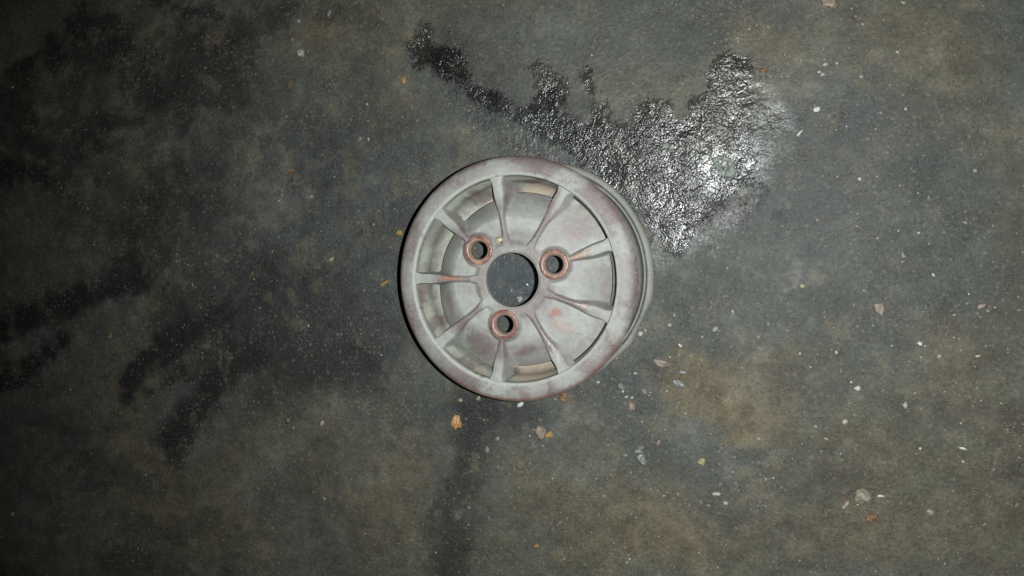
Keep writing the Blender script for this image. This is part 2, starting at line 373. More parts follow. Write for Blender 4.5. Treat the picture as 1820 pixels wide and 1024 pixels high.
# ------------------------------------------------------------------ the wheel: paint
PALE = np.array([0.362, 0.380, 0.345]); LILAC = np.array([0.285, 0.274, 0.278]); MAUVE = np.array([0.180, 0.146, 0.145])
RED = np.array([0.25, 0.108, 0.085]); RUST = np.array([0.38, 0.19, 0.10]); CREAM = np.array([0.50, 0.415, 0.325]); BROWN = np.array([0.165, 0.130, 0.122])
SPA = [20 + 40 * k for k in range(9)]           # directions of the nine spokes
def wmask(x, y, px, py, rx, ry, ang=0, z=0.0, soft=.9, nz=None, amp=.4):
    c = at(px, py, HUB + z); a = math.radians(ang); k = 1 / 1625.0 * (1 - z)
    dx = (x - c[0]) / k; dy = (y - c[1]) / k
    u = (dx * math.cos(a) + dy * math.sin(a)) / rx; v = (-dx * math.sin(a) + dy * math.cos(a)) / ry
    q = np.sqrt(u * u + v * v)
    if nz is not None: q = q + (nz - .5) * 2 * amp + (fbm(x, y, 260, 3, 6, .6) - .5) * .7
    return 1 - sm((q - (1 - .5 * soft)) / soft)

def disc_paint(x, y, rr, top):
    """top = 1 on the raised hub and ribs, 0 down in the pockets"""
    n1 = fbm(x, y, 40, 5, 1, .6); n2 = fbm(x, y, 130, 4, 2, .6)
    C = np.empty(x.shape + (3,)); C[:] = PALE * .96
    def lay(m, c, k=1.0):
        m = np.clip(m * k, 0, 1)[..., None]; C[:] = C * (1 - m) + c * m
    lay(sm((n1 - .40) / .2), LILAC, .7)
    inner = 1 - sm((rr - .082) / .018)
    lay(top * inner * sm((n1 - .25) / .3), MAUVE * 1.25, .62)
    lay(top * inner * sm((rr - .042) / .01) * sm((n2 - .25) / .2), MAUVE, .6)
    lay(wmask(x, y, 915, 425, 45, 14, 0, nz=n1), MAUVE, .6); lay(wmask(x, y, 968, 520, 16, 36, 0, nz=n1), MAUVE, .6)
    lay(wmask(x, y, 940, 560, 26, 14, 0, nz=n1), MAUVE * 1.2, .5)
    # stains down in the pockets
    for a in ((988, 555, 14, 9, 15, RED * 1.25, .85), (1003, 580, 22, 12, -20, RED * 1.5, .28), (938, 622, 24, 12, 15, MAUVE * 1.1, .8), (925, 628, 14, 8, 20, RED, .35),
              (858, 612, 30, 30, 0, MAUVE * 1.15, .9), (1028, 405, 34, 22, 10, MAUVE * 1.5, .6), (1015, 420, 16, 9, 10, RED * 1.6, .15), (1036, 368, 20, 8, 25, BROWN * 1.4, .55),
              (800, 535, 9, 22, 0, BROWN * 1.5, .55), (962, 352, 24, 10, 0, LILAC * .8, .5), (1075, 520, 12, 20, 0, LILAC * .75, .5)):
        z = -.010 if a[1] in (555, 622) else -.016
        lay(wmask(x, y, a[0], a[1], a[2], a[3], a[4], z, .9, n1, .55) * (1 - top), a[5], a[6])
    lay(sm((rr - .092) / .012) * (1 - top) * sm((n1 - .5) / .15), BROWN * 1.6, .4)
    # rust and rubbed places on the ribs
    for a in ((1032, 453, 18, 4, 22, RUST * 1.15, .8), (1026, 457, 26, 7, 22, MAUVE * 1.4, .5), (795, 494, 12, 5, 0, RED * 1.25, .95), (808, 495, 20, 4, 0, RUST, .5), (823, 577, 17, 4.5, 40, BROWN, .95),
              (900, 375, 4, 48, 6, MAUVE, .85), (973, 372, 7, 44, -28, BROWN * 1.3, .85), (892, 620, 14, 24, 0, MAUVE, .9), (1000, 640, 7, 20, 24, MAUVE * 1.2, .6), (970, 590, 9, 44, 24, MAUVE, .9),
              (1015, 535, 40, 9, -22, MAUVE, .85), (1036, 542, 8, 4, -22, RUST, .5), (820, 405, 8, 5, 45, MAUVE, .8), (800, 385, 16, 6, -40, BROWN * 1.8, .35)):
        lay(wmask(x, y, a[0], a[1], a[2], a[3], a[4], -.001, .8, n2, .45) * sm(top * 1.4 - .2), a[5], a[6])
    g = np.clip(wmask(x, y, 972, 600, 6, 40, 24) + wmask(x, y, 1018, 536, 34, 6, -22) + wmask(x, y, 975, 365, 6, 30, -28) + wmask(x, y, 1035, 452, 20, 5, 22) * .6, 0, 1) * top
    return C, g

# ------------------------------------------------------------------ the wheel: spoked disc
wheel = bpy.data.objects.new('wheel_rim', None); col.objects.link(wheel)
tag(wheel, 'round metal car wheel with nine ribs and three bolt holes, lying face up without tyre', 'wheel')
WM = wheel_material(); WG = wheel_material('worn_red_metal', 0.42, 0.00018)
R0, R1 = .0308, .1172
BOLT = [(0.0513 * math.cos(math.radians(a)), 0.0513 * math.sin(math.radians(a))) for a in (20, 140, -100)]

def build_disc():
    nt_ = 1440; nin = 150; nout = 26
    th = np.arange(nt_) * 2 * PI / nt_
    # the sheet reaches nearer to the rim, and lies higher, on one side than on the other
    KA = [-25, -15, 15, 25, 56, 64, 96, 104, 136, 144, 176, 184, 200, 216, 224, 256, 264, 296, 304, 335]
    KR = [.1130, .1088, .1088, .1125, .1125, .1000, .0990, .0950, .0940, .0955, .0975, .0985, .1020, .1050, .1080, .1095, .1015, .1010, .1130, .1130]
    KD = [.0210, .0300, .0300, .0210, .0210, .0370, .0370, .0380, .0380, .0380, .0380, .0380, .0380, .0380, .0370, .0360, .0360, .0350, .0210, .0210]
    re = np.interp(np.degrees(th), KA + [345], KR + [.1088], period=360); de = np.interp(np.degrees(th), KA + [345], KD + [.0300], period=360)
    a = np.linspace(0, 1, nin + 1)
    Rr = R0 + (re[None] - R0) * a[:, None]
    b = np.linspace(0, 1, nout + 1)[1:]
    Rr = np.concatenate([Rr, re[None] + (R1 - re[None]) * b[:, None]])
    T = np.broadcast_to(th, Rr.shape)
    x = Rr * np.cos(T); y = Rr * np.sin(T)
    hub = 1 - sm((Rr - .0385) / .0075)
    inv = 1 - hub; ridx = np.zeros(Rr.shape, int); best = np.full(Rr.shape, 9.); ubest = np.full(Rr.shape, 9.)
    for k, A in enumerate(SPA):
        t = T - math.radians(A); t = (t + PI) % (2 * PI) - PI
        u = Rr * np.sin(t); fr = np.cos(t) > 0
        lit = np.clip(np.sign(u) * math.sin(math.radians(-A)) * 1.0 + np.sign(u) * .15, 0, 1)   # flank towards the camera shaped to lean, so the flash lights it; other steep
        u = np.where(fr, np.abs(u), 9.)
        hw = .0018 + .0034 * sm((Rr - .066) / .036) + .0022 * sm((Rr - .109) / .010) + .0018 * (1 - sm((Rr - .036) / .02))
        fl = .0027 + .0004 * sm((Rr - .06) / .04) + lit * .0075 * sm((Rr - .072) / .03)
        m = 1 - sm((u - hw) / fl)
        inv = inv * (1 - m)
        q = (u - hw) / fl
        ridx = np.where(q < best, k, ridx); ubest = np.where(q < best, u / hw, ubest); best = np.minimum(best, q)
    top = 1 - inv
    n1 = fbm(x, y, 60, 4, 3)
    zt = -.0042 * sm((Rr - .050) / .067) - .0007 * np.clip(ubest, 0, 1.6) ** 2 * sm((Rr - .045) / .01)
    zp = -.0036 - .002 * sm((Rr - .045) / .03) - (de[None] - .0056) * np.clip((Rr - .070) / (re[None] - .070), 0, 1.3) ** 1.5
    z = zp + (zt - zp) * top + (n1 - .5) * .0007
    z -= .0012 * (1 - sm((Rr - R0) / .0025))
    for bx, by in BOLT:                                   # low round swelling under each bolt seat
        d = np.hypot(x - bx, y - by); m = 1 - sm((d - .0162) / .0052)
        z = z + (np.maximum(z, -.0002) - z) * m; top = np.maximum(top, m)
    z = z + HUB
    P = np.stack([x, y, z], -1)
    # normals of the whole surface, so that parts meet without a seam
    dr = np.gradient(P, axis=0); dt = np.roll(P, -1, 1) - np.roll(P, 1, 1)
    Nn = np.cross(dr, dt); Nn /= np.linalg.norm(Nn, axis=-1, keepdims=True) + 1e-12
    C, G = disc_paint(x, y, Rr, top)
    nr = Rr.shape[0]
    I = np.arange(nr * nt_).reshape(nr, nt_)
    F = np.stack([I[:-1], I[1:], np.roll(I, -1, 1)[1:], np.roll(I, -1, 1)[:-1]], -1)
    fc = lambda A_: (A_[:-1] + A_[1:]) / 2
    fr, fx, fy, fb = fc(Rr), fc(x), fc(y), fc(best)
    keep = np.ones(F.shape[:2], bool)
    for bx, by in BOLT: keep &= np.hypot(fx - bx, fy - by) > .0135
    keep &= ~((np.arange(nr - 1)[:, None] >= nin) & (fb > .62))
    reg = np.full(F.shape[:2], -1)
    rk = ridx[:-1]
    reg = np.where(fb < .95, 100 + rk, reg)
    ang = np.degrees(T[:-1]); sec = np.floor(((ang - 20) % 360) / 40).astype(int)
    reg = np.where(reg < 0, 200 + sec, reg)
    reg = np.where(fr < .0435, 1, reg)
    V = P.reshape(-1, 3); Nf = Nn.reshape(-1, 3); Cf = C.reshape(-1, 3); Gf = G.ravel()
    def part(name, code, extra=None):
        f = F[(reg == code) & keep]
        ids = np.unique(f); mp = np.zeros(len(V), int); mp[ids] = np.arange(len(ids))
        vv, nn, cc, gg, ff = V[ids], Nf[ids], Cf[ids], Gf[ids], mp[f]
        if extra is not None:
            ev, en, ef = extra
            k0 = len(vv); vv = np.concatenate([vv, ev]); nn = np.concatenate([nn, en]); ff = np.concatenate([ff, ef + k0])
            cc = np.concatenate([cc, np.tile(PALE if code == 1 else BROWN * .35, (len(ev), 1))]); gg = np.concatenate([gg, np.zeros(len(ev))])  # panel edge strips near black: shade of the gap put into their colour
        me = make_mesh(name, vv, ff, cc, {'gloss': gg}, nn)
        return link(name, me, WM, wheel)
    def ringstrip(prof):
        k = 240; t = np.arange(k) * 2 * PI / k; vs = []
        for r, z_ in prof: vs.append(np.stack([r * np.cos(t), r * np.sin(t), np.full(k, z_)], -1))
        vs = np.concatenate(vs); J = np.arange(len(prof) * k).reshape(len(prof), k)
        f = np.stack([J[:-1], J[1:], np.roll(J, -1, 1)[1:], np.roll(J, -1, 1)[:-1]], -1).reshape(-1, 4)[:, ::-1]
        n_ = -vs.copy(); n_[:, 2] = 0; n_ /= np.linalg.norm(n_, axis=1, keepdims=True)
        return vs, n_, f
    part('hub', 1, ringstrip([(R0, HUB - .0009), (R0 - .0003, HUB - .0022), (R0 - .0003, HUB - .0075), (R0 + .002, HUB - .0090)]))
    for k in range(9): part('spoke', 100 + k)
    for k in range(9):
        # turned-down outer edge of the sheet
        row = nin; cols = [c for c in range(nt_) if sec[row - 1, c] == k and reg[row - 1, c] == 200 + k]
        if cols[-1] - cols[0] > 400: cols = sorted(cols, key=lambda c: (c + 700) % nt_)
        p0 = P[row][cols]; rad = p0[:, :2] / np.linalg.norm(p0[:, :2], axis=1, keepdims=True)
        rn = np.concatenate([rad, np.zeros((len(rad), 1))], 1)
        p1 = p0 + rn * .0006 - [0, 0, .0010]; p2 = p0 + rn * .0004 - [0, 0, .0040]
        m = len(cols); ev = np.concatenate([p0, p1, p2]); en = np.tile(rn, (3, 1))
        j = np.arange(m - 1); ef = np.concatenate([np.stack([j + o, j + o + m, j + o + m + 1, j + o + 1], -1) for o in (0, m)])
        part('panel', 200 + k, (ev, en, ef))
build_disc()

def lathe(name, prof, k, mat, parent, paintf, cx=0, cy=0, warp=None, gloss=None):
    """prof = [(r, z)...] densified and turned round the z axis; paintf(x, y, z, s) -> colours"""
    prof = np.asarray(prof, float)
    t = np.arange(k) * 2 * PI / k
    Rr = np.repeat(prof[:, :1], k, 1); Z = np.repeat(prof[:, 1:2], k, 1); T = np.broadcast_to(t, Rr.shape)
    if warp: Rr, Z = warp(Rr, Z, T)
    x = Rr * np.cos(T) + cx; y = Rr * np.sin(T) + cy
    V = np.stack([x, y, Z], -1).reshape(-1, 3)
    J = np.arange(V.shape[0]).reshape(len(prof), k)
    F = np.stack([J[:-1], J[1:], np.roll(J, -1, 1)[1:], np.roll(J, -1, 1)[:-1]], -1).reshape(-1, 4)
    C = paintf(x, y, Z, Rr, T).reshape(-1, 3)
    G = gloss(x, y, Z, Rr, T).ravel() if gloss else np.zeros(len(V))
    me = make_mesh(name, V, F, C, {'gloss': G})
    return link(name, me, mat, parent)

def spline(P, per=6, closed=False):
    """round-cornered curve through control points (Chaikin, three passes) kept dense"""
    P = np.asarray(P, float)
    for _ in range(3):
        a, b = P[:-1], P[1:]
        Q = np.empty((2 * len(a), 2)); Q[0::2] = a * .75 + b * .25; Q[1::2] = a * .25 + b * .75
        P = np.concatenate([P[:1], Q, P[-1:]])
    out = [P[0]]
    for p in P[1:]:
        d = np.linalg.norm(p - out[-1]); m = max(1, int(d / .0022))
        for j in range(1, m + 1): out.append(out[-1] + (p - out[-1]) * (1 / (m - j + 1)))
    return np.array(out)

# bolt seats
def seat_paint(bi):
    def f(x, y, z, r, t):
        n1 = fbm(x, y, 160, 4, bi, .6); C = np.empty(x.shape + (3,)); C[:] = RED * .72
        m = sm((n1 - .45) / .2)[..., None]; C[:] = C * (1 - m * .5) + (RED * 1.0 + LILAC * .35) * m * .5
        rust = sm((n1 - .5) / .12) * (np.cos(t - (0.0, -.3, 1.0)[bi]) > -.3); C[:] = C * (1 - rust[..., None] * (.75 if bi == 1 else .3)) + RUST * 1.0 * rust[..., None] * (.75 if bi == 1 else .3)
        rim = np.exp(-((r - .0122) / .0006) ** 2)[..., None] * .75; C[:] = C * (1 - rim) + CREAM * rim
        ins = sm((.0115 - r) / .0008)[..., None]; inc = (CREAM * .62 if bi == 1 else BROWN * 1.5 + PALE * .15); C[:] = C * (1 - ins * .75) + inc * ins * .75
        edge = sm((r - .0160) / .0012)[..., None]; C[:] = C * (1 - edge * .55) + LILAC * .85 * edge * .55
        return C
    return f
for bi, (bx, by) in enumerate(BOLT):
    prof = spline([(.0190, HUB - .0050), (.0172, HUB - .0012), (.0166, HUB + .0010), (.0150, HUB + .0015), (.0126, HUB + .0014), (.0118, HUB + .0006), (.0100, HUB - .0022), (.0097, HUB - .0034), (.0096, HUB - .0100), (.0105, HUB - .0112)])[::-1]
    lathe('bolt_seat', prof, 128, WG, wheel, seat_paint(bi), bx, by, gloss=lambda x, y, z, r, t: .5 + 0 * r)

# rim: front flange (the annular face), barrel, rear flange
def segs(theta):
    """1 near the direction of a spoke, 0 between"""
    d = np.min([np.abs((np.degrees(theta) - a + 180) % 360 - 180) for a in SPA], axis=0)
    return 1 - sm((d - 4) / 7)
def face_paint(x, y, z, r, t):
    n1 = fbm(x, y, 30, 5, 4, .6); n2 = fbm(x, y, 110, 4, 5, .6); C = np.empty(x.shape + (3,)); C[:] = PALE * .08 + LILAC * .70
    def lay(m, c, k=1.0):
        m = np.clip(m * k, 0, 1)[..., None]; C[:] = C * (1 - m) + c * m
    sp = segs(t)
    lay(sm((r - .1195) / .004) * (1 - sp * sm((n1 - .3) / .2) * .9) * sm((n1 - .26) / .12), MAUVE * 1.15, .92)
    lay(sm((fbm(x, y, 22, 5, 7, .65) - .5) / .08) * (1 - sp) * sm((r - .1185) / .004), MAUVE * .85, .6)
    lay(sm((n1 - .60) / .06), PALE * .95, .5)
    lay(sp * sm((n1 - .38) / .10), PALE, .7)
    for px, py, rx, ry in ((760, 395, 16, 42), (745, 620, 26, 40), (860, 310, 60, 16), (790, 345, 34, 22), (1105, 470, 16, 60), (905, 300, 30, 10), (1060, 615, 20, 30), (950, 690, 24, 12), (725, 500, 12, 60)):
        lay(wmask(x, y, px, py, rx, ry, 0, -.004, 1.1, n1, .4), LILAC * .5 + PALE * .5, .6)
    lay(1 - sm((r - .1185) / .004), PALE * 1.1, .9)
    ed = sm((r - .1335) / .004)
    lay(ed * sm((n2 - .42) / .2), MAUVE * .5 + RED * .5, .5)
    lay(ed * sm((np.cos(t - PI * 1.15) - .1) / .5) * sm((n2 - .42) / .10) * sm((r - .1362) / .002), RUST * .9, .85)
    lay(ed * sm((np.cos(t + PI * .55) - .2) / .4) * sm((n1 - .35) / .2), RED, .55)
    lay(sm((r - .1385) / .0016) * (np.cos(t - math.radians(-9)) > .4) * sm((n2 - .4) / .2), PALE * 1.15, .5)  # clean lip metal on the flash side, its highlight put into the colour
    lay(sm((n2 - .68) / .05), BROWN, .5)
    return C
def barrel_paint(x, y, z, r, t):
    n1 = fbm(t * .1 + x, z + y, 45, 5, 2, .6); C = np.empty(x.shape + (3,)); C[:] = PALE * np.array([1.22, 1.22, 1.14])
    def lay(m, c, k=1.0):
        m = np.clip(m * k, 0, 1)[..., None]; C[:] = C * (1 - m) + c * m
    lay(sm((n1 - .5) / .18), LILAC, .3)
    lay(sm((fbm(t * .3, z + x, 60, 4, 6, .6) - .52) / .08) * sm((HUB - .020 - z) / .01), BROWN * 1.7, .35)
    for px, py, rx, ry, a, c, k in ((962, 336, 38, 11, 0, CREAM * 1.15, 1), (920, 342, 12, 12, 5, BROWN * 1.5, .8), (965, 325, 30, 2.5, 0, BROWN * 1.3, .8), (962, 655, 38, 11, 0, CREAM * 1.15, 1), (918, 662, 10, 10, 0, BROWN * 1.4, .85),
            (768, 525, 12, 28, 0, BROWN * 1.25, .9), (793, 572, 7, 20, 0, BROWN * 1.4, .8), (862, 352, 26, 9, 24, BROWN * 1.3, .9), (872, 362, 14, 6, 24, CREAM, .8), (848, 640, 40, 7, -28, BROWN * 1.4, .85),
            (872, 652, 12, 6, -25, CREAM, .7), (792, 412, 7, 26, -25, BROWN * 1.5, .55), (776, 475, 5, 12, 0, BROWN * 1.6, .5)):
        lay(wmask(x, y, px, py, rx, ry, a, -.060, .7, n1, .45) * (z > HUB - .090), c, k)
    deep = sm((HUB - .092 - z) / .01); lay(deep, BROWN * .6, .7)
    return C
zf = HUB
face = spline([(.1169, zf - .0118), (.1171, zf - .0066), (.1178, zf - .0044), (.1205, zf - .0034), (.1250, zf - .0034), (.1290, zf - .0040), (.1350, zf - .0062), (.1388, zf - .0100), (.1402, zf - .0140), (.1396, zf - .0172), (.1375, zf - .0180), (.1330, zf - .0165), (.1290, zf - .0185), (.1272, zf - .0240)])
def wob(Rr, Z, T):
    return Rr + .0005 * np.sin(3 * T + 1) * sm((Rr - .125) / .01), Z + .0004 * np.sin(2 * T + .5)
lathe('front_flange', face[::-1], 720, WM, wheel, face_paint, warp=wob, gloss=lambda x, y, z, r, t: np.exp(-((r - .1392) / .0022) ** 2) * 1.1)
inner = spline([(.1170, zf - .0100), (.1164, zf - .0200), (.1156, zf - .0300), (.1125, zf - .0450), (.1085, zf - .0550), (.1035, zf - .0620), (.0990, zf - .0655), (.0985, zf - .0700), (.1000, zf - .0750), (.1042, zf - .0840), (.1046, zf - .0770), (.1042, zf - .0990), (.1100, zf - .1080), (.1230, zf - .1150), (.1245, zf - .1260), (.1260, zf - .1330)])
def lean_in(Rr, Z, T):      # wall shaped to lean in more on the far side, to catch more flash
    k = np.exp(-((Z - (HUB - .027)) / .014) ** 2) * (.35 + .65 * (1 - np.cos(T)) / 2)
    return Rr - .0040 * k, Z
lathe('barrel', inner[::-1], 720, WM, wheel, barrel_paint, warp=lean_in)
def outer_paint(x, y, z, r, t):
    n1 = fbm(t * .12 + x, z * 2 + y, 40, 4, 3, .6); C = np.empty(x.shape + (3,)); C[:] = PALE * .05 + LILAC * .62
    m = (sm((n1 - .45) / .2) * .5)[..., None]; C = C * (1 - m) + MAUVE * m
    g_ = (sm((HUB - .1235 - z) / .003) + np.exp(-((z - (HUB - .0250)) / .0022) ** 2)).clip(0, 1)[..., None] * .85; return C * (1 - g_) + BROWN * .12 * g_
outer = spline([(.1272, zf - .0235), (.1268, zf - .0300), (.1262, zf - .0440), (.1240, zf - .0540), (.1150, zf - .0640), (.1095, zf - .0700), (.1080, zf - .0780), (.1080, zf - .0960), (.1150, zf - .1020), (.1270, zf - .1060), (.1305, zf - .1080), (.1322, zf - .1120), (.1326, zf - .1250), (.1316, zf - .1285), (.1322, zf - .1300)])
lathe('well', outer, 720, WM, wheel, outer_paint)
def rear_paint(x, y, z, r, t):
    n1 = fbm(x, y, 40, 4, 6, .6); C = np.empty(x.shape + (3,)); C[:] = PALE * .82 + LILAC * .1
    m = (np.cos(t - math.radians(-45)) > .72)[..., None] * sm((n1 - .35) / .2)[..., None] * .35
    C = C * (1 - m) + LILAC * m
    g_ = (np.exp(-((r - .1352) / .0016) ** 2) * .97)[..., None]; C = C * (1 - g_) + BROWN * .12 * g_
    e = (sm((r - .138) / .002) * sm((n1 - .55) / .1) * .5)[..., None]; return C * (1 - e) + CREAM * .8 * e
rear = spline([(.1318, zf - .1300), (.1345, zf - .1312), (.1400, zf - .1330), (.1432, zf - .1372), (.1436, zf - .1415), (.1420, zf - .1462), (.1390, zf - .1477), (.1330, zf - .1470), (.1280, zf - .1420), (.1260, zf - .1325)])
def bent(Rr, Z, T):
    d = np.degrees(T); dd = lambda a: (d - a + 180) % 360 - 180
    k = .0030 * np.exp(-(dd(-24) / 9) ** 2) + .0018 * np.exp(-(dd(-48) / 8) ** 2) - .0012 * np.exp(-(dd(-10) / 5) ** 2) - .0008 * np.exp(-(dd(-36) / 4) ** 2) + .0012 * np.exp(-(dd(30) / 10) ** 2)
    return Rr - k * sm((Rr - .128) / .008), Z
lathe('rear_flange', rear, 720, WM, wheel, rear_paint, warp=bent)

# ------------------------------------------------------------------ loose stones and chips
ICO = None
def ico(level=3):
    import bmesh
    bm = bmesh.new(); bmesh.ops.create_icosphere(bm, subdivisions=level, radius=1)
    V = np.array([v.co[:] for v in bm.verts]); F = np.array([[v.index for v in f.verts] for f in bm.faces]); bm.free(); return V, F
IV3, IF3 = ico(3); IV1, IF1 = ico(1)
def stone_mesh(name, a, b, h, seed, rough=.22, facets=5):
    r = np.random.default_rng(seed); V = IV3.copy()
    for _ in range(facets):                               # split faces: planes that cut the pebble
        n_ = r.normal(size=3); n_ /= np.linalg.norm(n_); d = r.uniform(.5, .82); s_ = V @ n_
        V = V - np.outer(np.clip(s_ - d, 0, None), n_)
    ph = r.uniform(0, 6, (4, 3)); fq = r.uniform(1.5, 5, (4, 3))
    V = V * (1 + rough * .25 * np.sum([np.sin(V @ fq[i] * 1.3 + ph[i, 0]) for i in range(4)], axis=0))[:, None]
    V = V * np.array([a, b, h])
    return make_mesh(name, V, IF3, smooth=True)
SM = {
    'orange': stone_material('orange_stone', (.25, .14, .065), (.13, .08, .045)),
    'amber': stone_material('amber_stone', (.42, .21, .06), (.52, .36, .18), .35),
    'white': stone_material('white_stone', (.50, .48, .43), (.33, .315, .27), .4),
    'bright': stone_material('bright_chip', (.72, .73, .70), (.50, .50, .47), .35),
    'cream': stone_material('cream_stone', (.40, .365, .28), (.23, .21, .155)),
    'pink': stone_material('pink_stone', (.36, .28, .23), (.20, .16, .13)),
    'grey': stone_material('grey_stone', (.26, .28, .27), (.16, .17, .165), .35),
    'yellow': stone_material('yellow_stone', (.44, .41, .22), (.30, .27, .14)),
    'dim': stone_material('dusty_stone', (.13, .125, .10), (.09, .085, .068)),
    'straw': stone_material('straw', (.40, .25, .08), (.28, .17, .05), .6),
    'green': stone_material('green_paint', (.27, .32, .26), (.15, .18, .155), .4),
    'glass': stone_material('glassy_stone', (.34, .37, .36), (.12, .13, .13), .15),
}
